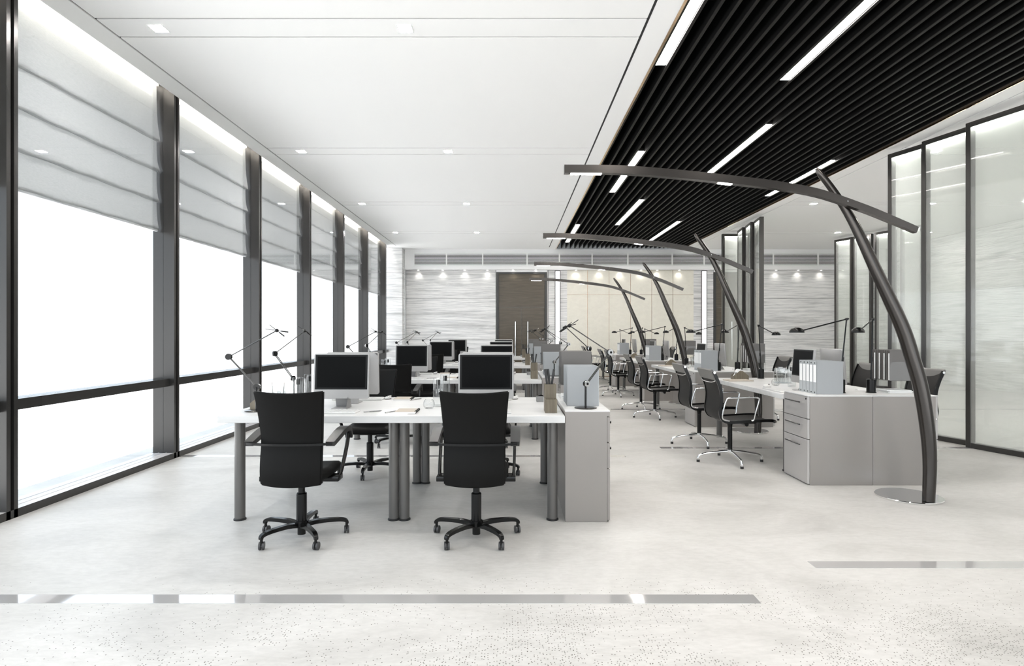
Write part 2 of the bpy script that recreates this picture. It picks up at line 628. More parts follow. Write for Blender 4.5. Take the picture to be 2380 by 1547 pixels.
b = B(); b.box(-3.82, XL, YF, 17.7, 0, .0605, M_bronze)
struct(b.build('baseboard_left', smooth=0))

# LED line in the blind pocket
led = empty('cove_light', (0, 0, 0))
b = B(); b.box(-3.585, -3.565, 2.0, 17.6, ZC + .10, ZC + .13, M_bronze); b.build('channel', led, 0)
b = B(); b.box(-3.605, -3.585, 2.0, 17.6, ZC + .10, ZC + .13, M_cove); b.build('diffuser', led, 0)
tag(led, 'warm white cove light line hidden above the roman blinds', 'cove light')

def blind():
    r = empty('roman_blind')
    W = 1.975
    q = B(); q.box(-.022, .022, 0, W, 3.925, 3.975, M_white, .003); q.build('head_rail', r, 0)
    # side profile (x towards the room, z), each fold bells out and doubles back
    prof = [(0, 3.93)]
    z = 3.93
    for zb in (3.354, 3.034, 2.716, 2.42):
        top = z
        for t in (.25, .5, .7, .82, .91, .96, 1.0):
            prof.append((.034 * t ** 3.2, top + (zb - top) * t))
        prof += [(.030, zb - .008), (.024, zb - .004), (.022, zb + .012), (.016, zb + .004), (.014, zb - .014), (.006, zb - .012), (.0, zb - .002)]
        z = zb - .002
    q = B()
    n = 26
    i = q.mi(M_blind)
    rows = []
    for s in range(n + 1):
        y = W * s / n
        rows.append([q.bm.verts.new((x * (1 + .25 * sin(s * 1.7 + kk * .35)) , y, zz + .004 * sin(s * .9 + kk * .2) * min(1, (3.93 - zz)))) for kk, (x, zz) in enumerate(prof)])
    for s in range(n):
        for kk in range(len(prof) - 1):
            q.face([rows[s][kk], rows[s + 1][kk], rows[s + 1][kk + 1], rows[s][kk + 1]], i)
    q.build('fabric', r, 75, fix=False)
    q = B(); q.box(-.004, .02, .01, W - .01, 2.395, 2.418, M_grille, .004); q.build('bottom_bar', r, 0)
    return r
for i in range(7):
    y0 = MY[i] + .112
    put('blind', blind, 'grey-white roman blind half lowered in the %s window bay from the camera' % ORD[max(0, i - 1)] if i else
        'grey-white roman blind half lowered in the bay cut by the picture edge', 'blind', (-3.745, y0, 0), group='roman blinds along the window wall')

# ------------------------------------------------------------------ back wall
PX = 18.2 / F
def bx(px): return (px - 1190) * PX
def bz(py): return H + (773.5 - py) * PX
ZS = 3.23
b = B(); b.box(-4.2, XR + .2, YB + .05, YB + .25, 0, 4.2, M_paint)
struct(b.build('wall_back', smooth=0))
b = B()
b.box(-3.22, XR, 18.05, YB + .05, ZS, ZC, M_paint)
struct(b.build('wall_bulkhead', smooth=0))

def panels(name, x0, x1, zs, m, joint=None, y=YB, t=.05, vs=()):
    q = B()
    xs = [x0] + list(vs) + [x1]
    for xa, xb in zip(xs, xs[1:]):
        for za, zb in zip(zs, zs[1:]):
            q.box(xa + (.007 if xa != x0 else 0), xb - (.007 if xb != x1 else 0), y, y + t, za + .004, zb - .004, m)
    q.box(x0, x1, y + t * .55, y + t, zs[0], zs[-1], joint or M_groove)
    return struct(q.build(name, smooth=0))
zj = [0.0, .62, 1.12, bz(693), bz(637), ZS]
zj = [0.0, 1.14, bz(693), bz(637), ZS]
panels('wall_cladding', bx(944), bx(1152), zj, M_stone)
panels('wall_cladding', bx(1275), bx(1318), zj, M_stone)
panels('wall_cladding', bx(1612), bx(1658), zj, M_stone)
panels('wall_cladding', bx(1772), XR, zj, M_stone)
vsx = [bx(v) for v in (1365.7, 1415.8, 1465.7, 1515, 1564)]
panels('wall_panelling', bx(1318), bx(1612), [.0, bz(684.4), ZS], M_cream, M_gold, vs=vsx)
b = B(); b.box(bx(1275), bx(1658), YB - .012, YB, 0, .02, M_gold)
struct(b.build('baseboard_back', smooth=0))
# pier beside the last window
b = B()
for za, zb in zip([0, 1.14, 2.37, 3.10], [1.14, 2.37, 3.10, ZC]):
    b.box(-3.80, -3.23, 17.7, YB + .1, za + .004, zb - .004, M_stone)
b.box(-3.79, -3.235, 17.71, YB + .1, 0, ZC, M_groove)
struct(b.build('wall_pier', smooth=0))
b = B(); b.box(-3.228, -3.185, 17.98, 18.05, 0, ZS, M_chrome, .004)
k += 1; struct(b.build('trim_%d' % k, smooth=0))
# wood-clad right wall and a return
q = B()
zr = [0, 1.14, 2.37, 3.10, ZC]
for za, zb in zip(zr, zr[1:]):
    q.box(XR, XR + .05, YF, YB, za + .004, zb - .004, M_stone)
q.box(XR + .03, XR + .2, YF, YB, 0, 4.2, M_groove)
struct(q.build('wall_right', smooth=0))

# doors
def door(n, x0, x1, xs, handles):
    r = empty('door_%d' % n, (0, 0, 0)); r['kind'] = 'structure'
    q = B()
    q.box(x0 - .07, x0, YB - .02, YB + .05, 0, bz(632), M_dframe)
    q.box(x1, x1 + .07, YB - .02, YB + .05, 0, bz(632), M_dframe)
    q.box(x0 - .07, x1 + .07, YB - .02, YB + .05, bz(632), ZS, M_grille)
    q.box(x0, x1, YB - .01, YB + .05, bz(636), bz(632), M_dframe)
    q.build('door_frame', r, 0)
    q = B(); q.box(x0, x1, YB + .02, YB + .05, bz(714) + .006, bz(636), M_door); q.build('transom_panel', r, 0)
    ed = [x0] + xs + [x1]
    for a, c in zip(ed, ed[1:]):
        q = B(); q.box(a + .004, c - .004, YB + .02, YB + .05, .01, bz(714), M_door); leaf = q.build('door_leaf', r, 0)
        for hx in handles:
            if a < hx < c:
                q = B()
                q.cyl((hx, YB - .04, bz(835)), (hx, YB - .04, bz(747)), .018, M_chrome)
                for zz in (bz(760), bz(822)):
                    q.cyl((hx, YB - .04, zz), (hx, YB + .02, zz), .01, M_chrome, n=10)
                q.build('handle', leaf)
    return r
door(1, bx(1159), bx(1266), [bx(1212.5)], [bx(1198), bx(1227)])
door(2, bx(1664), bx(1764), [bx(1714)], [bx(1700), bx(1728)])

def wall_light(x):
    r = empty('wall_light', (x, YB, 0))
    q = B()
    z0, z1 = .25, bz(629)
    q.box(-.085, -.065, -.02, .0, z0, z1, M_groove); q.box(.065, .085, -.02, .0, z0, z1, M_groove)
    q.box(-.065, .065, -.02, .0, z1 - .02, z1, M_groove); q.box(-.065, .065, -.02, .0, z0, z0 + .02, M_groove)
    q.build('frame', r, 0)
    q = B(); q.box(-.065, .065, -.014, .0, z0 + .02, z1 - .02, M_wallled); q.build('diffuser', r, 0)
    return r
tag(wall_light(bx(1296)), 'tall white vertical wall light beside the brown double door', 'wall light', 'vertical light slots on the back wall')
tag(wall_light(bx(1636.5)), 'tall white vertical wall light at the far end of the cream panels', 'wall light', 'vertical light slots on the back wall')

# air grille in the bulkhead
r = empty('air_grille', (0, 18.05, 0))
gx0, gx1, gz0, gz1 = (963.5 - 1190) * 18.05 / F, (1975 - 1190) * 18.05 / F, H + (773.5 - 616) * 18.05 / F, H + (773.5 - 590) * 18.05 / F
q = B(); q.box(gx0, gx1, -.004, -.001, gz0, gz1, M_slot); q.build('backing', r, 0)
q = B()
for j in range(9):
    z = gz0 + (gz1 - gz0) * (j + .5) / 9
    q.box(gx0, gx1, -.030, -.012, z - .0085, z + .0085, M_grille)
q.build('louvres', r, 0)
q = B()
for px in (1038, 1122, 1225, 1300, 1376, 1459, 1562, 1636, 1711, 1796.5, 1900.5):
    x = (px - 1190) * 18.05 / F
    q.box(x - .018, x + .018, -.036, -.002, gz0 - .01, gz1 + .01, M_paint)
q.build('dividers', r, 0)
q = B()
q.box(gx0 - .03, gx1 + .03, -.038, -.002, gz1, gz1 + .03, M_paint); q.box(gx0 - .03, gx1 + .03, -.038, -.002, gz0 - .03, gz0, M_paint)
q.box(gx0 - .03, gx0, -.038, -.002, gz0, gz1, M_paint); q.box(gx1, gx1 + .03, -.038, -.002, gz0, gz1, M_paint)
q.build('frame', r, 0)
tag(r, 'long grey louvred air grille across the white bulkhead of the back wall', 'air grille')

# recessed spots along the bulkhead soffit, with the scallops they throw on the wall
def spot():
    r = empty('recessed_spot')
    q = B(); q.cyl((0, 0, -.012), (0, 0, .0), .04, M_grille); q.build('bezel', r)
    q = B(); q.cyl((0, 0, -.016), (0, 0, -.012), .028, M_spot); q.build('lens', r)
    ld = bpy.data.lights.new('spot_beam', 'SPOT')
    ld.energy = 1.1; ld.spot_size = RAD(115); ld.spot_blend = 1.0; ld.color = (1, .96, .9); ld.shadow_soft_size = .02
    lo = bpy.data.objects.new('beam', ld); C.objects.link(lo); lo.parent = r
    lo.location = (0, 0, -.03)
    lo.rotation_euler = (RAD(8), 0, 0)
    return r
for j, px in enumerate((972, 1029, 1080, 1133, 1193, 1245, 1339, 1392, 1441, 1490, 1528, 1579, 1804.5, 1856, 1909, 1960)):
    put('spot', spot, 'small recessed spot, %s from the windows along the back wall' % ORD[j], 'spotlight',
        ((px - 1190) * 18.1 / F, 18.11, ZS), group='wall-washing spots under the bulkhead')

# ------------------------------------------------------------------ glass screens
def screen_panel(Lg):
    r = empty('glass_screen')
    T, Hh, w, e = .085, 3.763, .055, .0
    def bars(x0, x1, z0, z1, nm):
        q = B(); q.box(x0, x1, -T / 2, T / 2, z0, z1, M_screenframe, .003, seg=1); q.build(nm, r, 0)
    bars(0, w, 0, Hh, 'stile'); bars(Lg - w, Lg, 0, Hh, 'stile')
    bars(w, Lg - w, Hh - .06, Hh, 'top_rail'); bars(w, Lg - w, 0, .06, 'bottom_rail')
    q = B(); q.box(w, Lg - w, -.036, -.031, .06, Hh - .06, M_veil); q.build('glass_pane', r, 0)
    q = B(); q.box(w, Lg - w, .031, .036, .06, Hh - .06, M_veil); q.build('glass_pane', r, 0)
    q = B(); q.box(w, Lg - w, -.02, .02, Hh - .075, Hh - .061, M_led); q.build('led_strip', r, 0)
    return r
scr = [  # far/left end x, y, direction x, y, text
    (5.316, 7.02, .28, -.96, 'first tall glass screen, cut by the right picture edge'),
    (5.257, 7.683, .26, -.965, 'second tall glass screen, just behind the one at the picture edge'),
    (5.17, 8.24, .30, -.954, 'third tall glass screen, farthest back of the near trio'),
    (8.49, 15.81, .31, -.95, 'most distant of the glass screens by the far wood wall'),
    (8.67, 15.28, .31, -.95, 'second glass screen from the far wood wall'),
    (8.85, 14.66, .31, -.95, 'third glass screen from the far wood wall'),
    (9.05, 14.0, .31, -.95, 'fourth glass screen from the far wood wall, behind the near trio'),
    (5.225, 12.6, .16, .987, 'glass screen standing edge-on nearest the cabinets behind the second arc lamp'),
    (5.27, 13.2, .16, .987, 'middle one of three edge-on glass screens behind the second arc lamp'),
    (5.34, 13.86, .16, .987, 'edge-on glass screen next to the wide-open one behind the second arc lamp'),
    (5.17, 14.83, 1, 0, 'glass screen turned face-on behind the second arc lamp')]
for x, y, dx, dy, t in scr:
    Lg = .80 if x == 5.316 else .62 if x == 5.257 else .535
    put('screen%.3f' % Lg, lambda: screen_panel(Lg), t + ', dark frame', 'glass screen', (x, y, 0), math.atan2(dy, dx), 'pivoting glass screens')

# ------------------------------------------------------------------ arc lamps
def bez(P, n):
    out = []
    for s in range(n + 1):
        t = s / n * (len(P) - 1)
        i = min(int(t), len(P) - 2); f = t - i
        p0, p1, p2, p3 = P[max(i - 1, 0)], P[i], P[i + 1], P[min(i + 2, len(P) - 1)]
        out.append(tuple(.5 * (2 * p1[c] + (p2[c] - p0[c]) * f + (2 * p0[c] - 5 * p1[c] + 4 * p2[c] - p3[c]) * f * f + (-p0[c] + 3 * p1[c] - 3 * p2[c] + p3[c]) * f ** 3) for c in range(len(p1))))
    return out
def arc_lamp():
    x0, y0 = 3.212, 4.877
    r = empty('arc_floor_lamp', (x0, y0, 0))
    q = B(); q.lathe([(.0, .0), (.238, .0), (.24, .003), (.24, .013), (.236, .017), (0.0, .017)], M_chrome, n=56, caps=False); q.build('base', r)
    def pt(px, py, y): return ((px - 1190) * y / F - x0, y - y0, H + (773.5 - py) * y / F)
    col = [(2158, 1160, 4.70), (2161, 1080, 4.715), (2156, 1000, 4.73), (2141, 905, 4.75), (2120, 830, 4.77), (2095, 755, 4.79), (2040, 637, 4.83), (1985, 520, 4.87), (1940, 448, 4.90), (1897, 391, 4.92)]
    P = [pt(*c) for c in col]
    P[0] = (P[0][0], P[0][1], .016)
    pts = bez(P, 48)
    rad = [.043 + .012 * sin(pi * min(1, s / 40)) - .018 * max(0, (s - 28) / 20) for s in range(49)]
    rad[-1] = .012; rad[-2] = .022
    q = B(); q.tube(pts, rad, M_arc, 20); q.build('column', r)
    # beam: shallow channel profile, tapering toward the free end
    be = [(1311, 394), (1450, 396), (1600, 408), (1700, 419), (1800, 431), (1900, 449), (2000, 482), (2070, 510), (2129, 535)]
    Pb = [pt(px, py, 4.80) for px, py in be]
    pb = bez(Pb, 48)
    q = B()
    q.tube(pb, [1.0 - .22 * max(0, s - 20) / 28 for s in range(49)], M_arc, flat=(.060, .064))
    bmesh.ops.bevel(q.bm, geom=[e for e in q.bm.edges if e.calc_face_angle(0) > .8], offset=.006, segments=2, affect='EDGES')
    beam = q.build('beam', r, 50)
    for a, c in ((1, 4), (16, 18)):
        i = 0
        q = B()
        seg = [Vector(p) - Vector((0, 0, .0335)) for p in pb[a:c + 1]]
        q.tube(seg, [1.0] * len(seg), M_lamp, flat=(.046, .006))
        q.build('light_panel', beam, 0)
    q = B()
    q.cyl(pt(1966, 468, 4.78), pt(1966, 474, 4.93), .016, M_chrome, n=16)
    q.build('joint', r)
    return r
for j in range(4):
    put('arc', arc_lamp, '%s tall dark arc floor lamp from the camera, curved column and long light beam' % ORD[j], 'floor lamp',
        (3.212, 4.877 + PR * j, 0), group='arc floor lamps beside the cabinets')

# ------------------------------------------------------------------ furniture prototypes
def post(q, x, y, z0, z1, r, m):
    q.cyl((x, y, z0), (x, y, z1), r, m, n=24)

def bench():
    r = empty('bench_desk')
    q = B(); q.box(-2.056, .369, 0, 1.242, .702, .75, M_desk, .003); q.build('tabletop', r, 0)
    for x in (-1.94, -.842, -.767, .288):
        for y in (.1, 1.142):
            q = B(); post(q, x, y, .012, .702, .0365, M_leg); lg = q.build('leg', r)
            q = B(); q.lathe([(.036, 0), (.043, 0), (.043, .008), (.037, .014)], M_rubber, (x, y, 0)); q.build('foot', lg)
    return r

def cabinet_wide():
    """drawer pedestal; local: x 0..w, y 0..d, drawers on the -x face"""
    r = empty('drawer_cabinet')
    w, d, h = .568, .46, .783
    q = B(); q.box(.02, w, 0, d, 0, h - .0085, M_cab, .002); q.build('body', r, 0)
    q = B(); q.box(.0, w, 0, d, h - .008, h + .0, M_desk); q.build('top', r, 0)
    for z0, z1 in ((.012, .396), (.402, .574), (.580, .772)):
        q = B(); q.box(0, .0195, .004, d - .004, z0, z1, M_drawer_lit, .002); dr = q.build('drawer', r, 0)
        q = B()
        zc = z1 - .055
        q.cyl((-.028, .09, zc), (-.028, d - .09, zc), .006, M_dchrome, n=10)
        for y in (.11, d - .11):
            q.cyl((-.028, y, zc), (.0, y, zc), .005, M_chrome, n=8)
        q.build('handle', dr)
    q = B(); q.cyl((-.003, .03, h - .03), (.002, .03, h - .03), .008, M_gloss, n=12); q.build('lock', r)
    return r

def cabinet_side():
    """narrow pedestal at the bench end; drawers on the +x face"""
    r = empty('side_cabinet')
    w, d, h = .315, .603, .7835
    q = B(); q.box(0, w - .02, 0, d, 0, h - .0085, M_cab, .002); q.box(w - .0215, w - .0, 0, d, h - .04, h - .0085, M_cab); q.build('body', r, 0)
    q = B(); q.box(0, w, 0, d, h - .008, h, M_desk); q.build('top', r, 0)
    for z0, z1 in ((.012, .372), (.380, .555), (.563, .738)):
        q = B(); q.box(w - .0195, w, .004, d - .004, z0, z1, M_cab, .002); dr = q.build('drawer', r, 0)
        if z1 > .4:
            q = B(); q.lathe([(.0, 0), (.006, .0), (.006, .004), (.009, .006), (.009, .012), (.0, .013)], M_gloss, n=14, caps=False)
            kn = q.build('knob', dr)
            for v in kn.data.vertices:
                x, y, z = v.co
                v.co = (w + z, .03 + y, z1 - .04 - x)
    return r

# --- black office chair (front towards +y)
def office_chair():
    r = empty('office_chair')
    # star base
    q = B(); q.lathe([(0, .024), (.026, .024), (.026, .07), (.042, .078), (.042, .112), (.0, .112)], M_gloss, n=24, caps=False); hub = q.build('hub', r)
    for kk in range(5):
        a = pi / 2 + kk * 2 * pi / 5
        d = Vector((cos(a), sin(a), 0))
        P = [(.03, .086), (.1, .098), (.19, .099), (.255, .094), (.283, .082), (.286, .066)]
        pts = bez([tuple(d * p[0] + Vector((0, 0, p[1]))) for p in P], 14)
        q = B(); q.tube(pts, [1.0 - .35 * s / 14 for s in range(15)], M_gloss, flat=(.036, .028))
        bmesh.ops.bevel(q.bm, geom=[e for e in q.bm.edges if e.calc_face_angle(0) > .8], offset=.005, segments=2, affect='EDGES')
        lg = q.build('base_leg', r, 50)
        ca = pi / 2 + (.12, -.25, .18, -.1, .3)[kk]
        t = Vector((-sin(ca), cos(ca), 0)); f = Vector((cos(ca), sin(ca), 0))
        c0 = d * .283
        q = B()
        for s in (-1, 1):
            p = c0 + f * .008 + Vector((0, 0, .0245))
            q.cyl(p + t * s * .004, p + t * s * .016, .0245, M_caster, n=20)
        q.cyl(c0 + f * .008 + t * -.007 + Vector((0, 0, .0245)), c0 + f * .008 + t * .007 + Vector((0, 0, .0245)), .012, M_caster, n=12)
        q.cyl(c0 + Vector((0, 0, .03)), c0 + Vector((0, 0, .072)), .009, M_gloss, n=12)
        q.build('caster', lg)
    q = B(); q.lathe([(.026, .1), (.033, .105), (.033, .288), (.028, .293), (.0215, .293), (.0215, .385), (0, .385)], M_gloss, n=24, caps=False); q.build('gas_lift', r)
    # seat cushion
    def seat(u, v):
        x = (u - .5) * 2; y = (v - .5) * 2
        rx = .208 * (1 - .14 * max(0, -y) ** 2); ry = .21
        return Vector((x * rx, y * ry + .015, 0))
    q = B()
    def topz(x, y): return .468 - .012 * (1 - x * x) * (1 - y * y) - .03 * max(0, y - .55) ** 1.5 + .01 * max(0, -y)
    def ft(u, v):
        p = seat(u, v); x = (u - .5) * 2; y = (v - .5) * 2
        e = max(abs(x), abs(y)); p.z = topz(x, y) - .028 * max(0, (e - .82) / .18) ** 2
        return p
    def fb(u, v):
        p = seat(u, v); x = (u - .5) * 2; y = (v - .5) * 2
        e = max(abs(x), abs(y)); p.z = .395 + .02 * max(0, (e - .82) / .18) ** 2
        return p
    q.grid(ft, 18, 18, M_leather); q.grid(fb, 18, 18, M_leather)
    # side skirts joining top and bottom
    i = q.mi(M_leather)
    n = 18
    edge = [(s / n, 0) for s in range(n)] + [(1, s / n) for s in range(n)] + [(1 - s / n, 1) for s in range(n)] + [(0, 1 - s / n) for s in range(n)]
    A = [q.bm.verts.new(ft(*e)) for e in edge]; Bv = [q.bm.verts.new(fb(*e)) for e in edge]
    for s in range(len(edge)):
        t = (s + 1) % len(edge)
        q.face([A[s], A[t], Bv[t], Bv[s]], i)
    bmesh.ops.remove_doubles(q.bm, verts=q.bm.verts[:], dist=1e-5)
    q.build('seat', r, 60)
    q = B(); q.box(-.09, .09, -.11, .09, .372, .4, M_gloss, .008); q.build('mechanism', r, 0)
    # back shell: curved in profile and in plan
    prof = [(.388, -.222), (.46, -.232), (.55, -.226), (.63, -.214), (.70, -.214), (.80, -.230), (.90, -.252), (.975, -.272)]
    hw = [.190, .192, .192, .191, .193, .200, .208, .2155]
    pc = bez([(a, c, w) for (a, c), w in zip(prof, hw)], 24)
    def back(u, v):
        kk = v * 24; a = min(int(kk), 23); f = kk - a
        z = pc[a][0] * (1 - f) + pc[a + 1][0] * f; y = pc[a][1] * (1 - f) + pc[a + 1][1] * f; w = pc[a][2] * (1 - f) + pc[a + 1][2] * f
        x = (u - .5) * 2
        curve = .042 * (1 - x * x)
        z2 = z - (.012 * (1 - x * x) if v > .8 else 0) * max(0, (v - .8) / .2) - (.01 * (1 - x * x)) * max(0, (.15 - v) / .15)
        return (x * w, y - curve + .03, z2), (0, -1, 0)
    q = B(); q.grid(back, 20, 24, M_leather, .034)
    bmesh.ops.remove_doubles(q.bm, verts=q.bm.verts[:], dist=1e-5)
    bmesh.ops.recalc_face_normals(q.bm, faces=q.bm.faces[:])
    bmesh.ops.bevel(q.bm, geom=[e for e in q.bm.edges if len(e.link_faces) == 2 and e.calc_face_angle(0) > 1.0], offset=.008, segments=3, affect='EDGES')
    q.build('backrest', r, 60)
    # bar across the back carrying the arms
    q = B()
    bar = bez([(-.262, -.212, .648), (-.2, -.232, .648), (-.1, -.252, .648), (0, -.258, .648), (.1, -.252, .648), (.2, -.232, .648), (.262, -.212, .648)], 24)
    q.tube(bar, [1.0] * 25, M_gloss, flat=(.016, .014))
    q.build('back_bar', r, 40)
    for s in (-1, 1):
        pad = bez([(s * .25, -.215, .648), (s * .252, -.12, .668), (s * .254, 0, .690), (s * .254, .10, .695), (s * .252, .175, .678), (s * .250, .215, .640), (s * .249, .225, .615)], 24)
        q = B(); q.tube(pad, [.85 + .25 * sin(pi * min(1, (t + 3) / 22)) for t in range(25)], M_arm, flat=(.056, .030))
        bmesh.ops.bevel(q.bm, geom=[e for e in q.bm.edges if e.calc_face_angle(0) > .8], offset=.008, segments=3, affect='EDGES')
        arm = q.build('armrest', r, 60)
        q = B()
        for off in (-.016, .016):
            pts = bez([(s * .249, .205 + off, .655), (s * .25, .165 + off, .575), (s * .246, .07 + off, .45), (s * .24, .02 + off, .392)], 14)
            q.tube(pts, .0095, M_gloss, 10)
        q.box(min(s * .255, s * .15), max(s * .255, s * .15), -.055, .05, .376, .408, M_gloss, .004)
        q.build('arm_support', arm)
    return r

# --- light mesh chair with chrome arms (front towards +y)
def sling_chair():
    r = empty('mesh_chair')
    q = B(); q.cyl((0, 0, .10), (0, 0, .128), .03, M_chrome); q.build('hub', r)
    for kk in range(4):
        a = kk * pi / 2
        d = Vector((cos(a), sin(a), 0))
        P = [(.02, .112), (.1, .106), (.2, .094), (.28, .08), (.312, .068), (.326, .045), (.328, .022)]
        pts = bez([tuple(d * p[0] + Vector((0, 0, p[1]))) for p in P], 18)
        q = B(); q.tube(pts, [.0145 - .003 * s / 18 for s in range(19)], M_chrome, 12); lg = q.build('base_leg', r)
        q = B(); c0 = d * .328; q.cyl(c0 + Vector((0, 0, 0)), c0 + Vector((0, 0, .024)), .016, M_rubber, n=16); q.build('glide', lg)
    q = B()
    pr = [(.024, .128)]
    for t in range(14):
        z = .14 + t * .016
        pr += [(.0245, z), (.0225, z + .008)]
    pr += [(.024, .37), (.03, .40), (.03, .425), (0, .425)]
    q.lathe(pr, M_gloss, n=20, caps=False); q.build('post', r)
    q = B(); q.box(-.17, .17, -.10, .20, .418, .432, M_gloss, .004); q.cyl((-.14, .12, .405), (.14, .12, .405), .02, M_gloss, n=14); q.build('mechanism', r, 40)
    prof = [(.37, .447), (.33, .457), (.22, .456), (.08, .447), (-.05, .440), (-.12, .445), (-.163, .478), (-.178, .54), (-.168, .62), (-.165, .70), (-.178, .78), (-.21, .87), (-.243, .945)]
    pts = bez(prof, 60)
    W = .225
    q = B()
    def sl(u, v):
        kk = v * 60; a = min(int(kk), 59); f = kk - a
        y = pts[a][0] * (1 - f) + pts[a + 1][0] * f; z = pts[a][1] * (1 - f) + pts[a + 1][1] * f
        x = (u - .5) * 2
        dip = .012 * (1 - x * x)
        t = Vector((pts[a + 1][0] - pts[a][0], pts[a + 1][1] - pts[a][1])).normalized()
        nrm = Vector((0, t.y, -t.x))
        return (x * W, y - nrm.y * dip * .6, z - nrm.z * dip * .6), nrm
    q.grid(sl, 8, 60, M_mesh, .006); q.build('sling', r, 50)
    for s in (-1, 1):
        q = B(); q.tube([(s * W, p[0], p[1]) for p in pts], [1.0] * 61, M_gloss, flat=(.016, .030)); rail = q.build('side_rail', r, 40)
        q = B()
        for p in (pts[1], pts[59]):
            q.cyl((s * (W + .006), p[0], p[1]), (s * (W + .016), p[0], p[1]), .012, M_chrome, n=12)
        q.build('bolt', rail)
        loop = [(s * .236, -.09, .455), (s * .244, -.145, .468), (s * .25, -.165, .50), (s * .256, -.152, .58), (s * .262, -.128, .665), (s * .262, -.105, .684), (s * .262, .0, .688), (s * .262, .15, .690), (s * .262, .19, .682), (s * .26, .195, .66), (s * .25, .165, .54), (s * .24, .152, .468), (s * .236, .13, .458)]
        q = B(); q.tube(bez(loop, 60), .0075, M_chrome, 10); q.build('armrest', r)
    q = B()
    p = pts[60]
    hd = [(-.243, .945), (-.250, .962), (-.262, .966), (-.272, .955), (-.262, .925), (-.244, .885), (-.226, .858), (-.218, .862), (-.228, .90)]
    q.prism(hd, 'x', -.222, .222, M_wrap); q.build('headrest_wrap', r, 60)
    q = B(); q.tube(bez([(-W, -.222, .855), (-.15, -.232, .835), (0, -.236, .83), (.15, -.232, .835), (W, -.222, .855)], 20), .005, M_chrome, 8); q.build('cross_bar', r)
    return r

# --- all-in-one monitor, screen towards -y
def monitor():
    r = empty('monitor')
    tilt = Matrix.Translation((0, 0, .1)) @ Matrix.Rotation(RAD(-5), 4, 'X') @ Matrix.Translation((0, 0, -.1))
    def T(o):
        o.data.transform(tilt)
        return o
    w, z0, z1 = .2135, .072, .4206
    q = B(); q.box(-w, w, -.014, .012, z0, z1, M_alu)
    es = [e for e in q.bm.edges if abs(e.verts[0].co.y - e.verts[1].co.y) > .01]
    bmesh.ops.bevel(q.bm, geom=es, offset=.018, segments=5, profile=.5, affect='EDGES')
    es = [e for e in q.bm.edges if len(e.link_faces) == 2 and e.calc_face_angle(0) > 1.2]
    bmesh.ops.bevel(q.bm, geom=es, offset=.004, segments=2, profile=.5, affect='EDGES'); body = T(q.build('case', r, 50))
    q = B(); q.box(-w + .012, w - .012, -.0165, -.0135, z0 + .072, z1 - .010, M_bezel, .006); T(q.build('bezel', body, 0))
    q = B(); q.box(-w + .028, w - .028, -.0180, -.016, z0 + .086, z1 - .024, M_screen); T(q.build('screen', body, 0))
    q = B()
    q.grid(lambda u, v: Vector(((u - .5) * 2 * (w - .006), .012 + .022 * (1 - ((u - .5) * 2) ** 4) * (1 - ((v - .5) * 2) ** 4), z0 + .006 + v * (z1 - z0 - .012))), 16, 16, M_alu)
    T(q.build('back_shell', body, 60, fix=False))
    q = B()   # small dark emblem and a row of fine marks on the back
    q.lathe([(.0, .0), (.012, .0), (.012, .0012), (0, .0012)], M_gloss, n=18, caps=False)
    q.box(.002, .008, .013, .019, 0, .0012, M_gloss)
    for j in range(7):
        q.box(-.05 + j * .016, -.042 + j * .016, -.062, -.058, 0, .0012, M_gloss)
    em = q.build('emblem', body, 0)
    em.data.transform(Matrix.Translation((0, .0335, .15)) @ Matrix.Rotation(pi, 4, 'Z') @ Matrix.Rotation(RAD(90), 4, 'X'))
    T(em)
    q = B()
    q.prism([(.085, .0), (-.075, .0), (-.075, .006), (.06, .008), (.012, .15), (.024, .15), (.085, .006)], 'x', -.056, .056, M_alu)
    bmesh.ops.triangulate(q.bm, faces=q.bm.faces[:])
    q.build('stand', r, 0)
    return r

def keyboard():
    q = B(); q.box(-.2135, .2135, -.075, .075, 0, .012, M_white, .004)
    for rr in range(5):
        for cc in range(14):
            q.box(-.203 + cc * .029, -.178 + cc * .029, -.066 + rr * .027, -.043 + rr * .027, .012, .0155, M_white)
    return q.build('keyboard', smooth=0)

def mouse():
    r = empty('mouse')
    q = B()
    q.grid(lambda u, v: Vector((.029 * sin(pi * v) * cos(2 * pi * u) * (1 if 0 < v < 1 else 0), -.052 * cos(pi * v), .006 + .026 * max(0, sin(pi * v) ** .6) * max(0, sin(pi * (u if u <= .5 else 0) * 2 * .5) * (1 if u <= .5 else 0)) ** .7)), 24, 14, M_white)
    bmesh.ops.remove_doubles(q.bm, verts=q.bm.verts[:], dist=1e-5)
    q.build('shell', r, 80)
    q = B(); q.lathe([(.0, 0), (1, 0), (1, .007), (0, .007)], M_gloss, n=24, caps=False); o = q.build('sole', r)
    o.data.transform(Matrix.Diagonal((.0285, .051, 1, 1)))
    q = B(); q.cyl((-.003, .028, .030), (.003, .028, .030), .006, M_gloss, n=12); q.build('wheel', r)
    return r

def rod_head(r, p, dirs):
    q = B()
    q.mi(M_gloss)
    bmesh.ops.create_uvsphere(q.bm, u_segments=14, v_segments=8, radius=.014, matrix=Matrix.Translation(p))
    for d in dirs:
        d = Vector(d)
        q.cyl(p - d, p + d * .35, .0030, M_dchrome, n=6)
        q.cyl(p + d * .35, p + d, .0050, M_gloss, n=8)
    q.build('lamp_head', r)

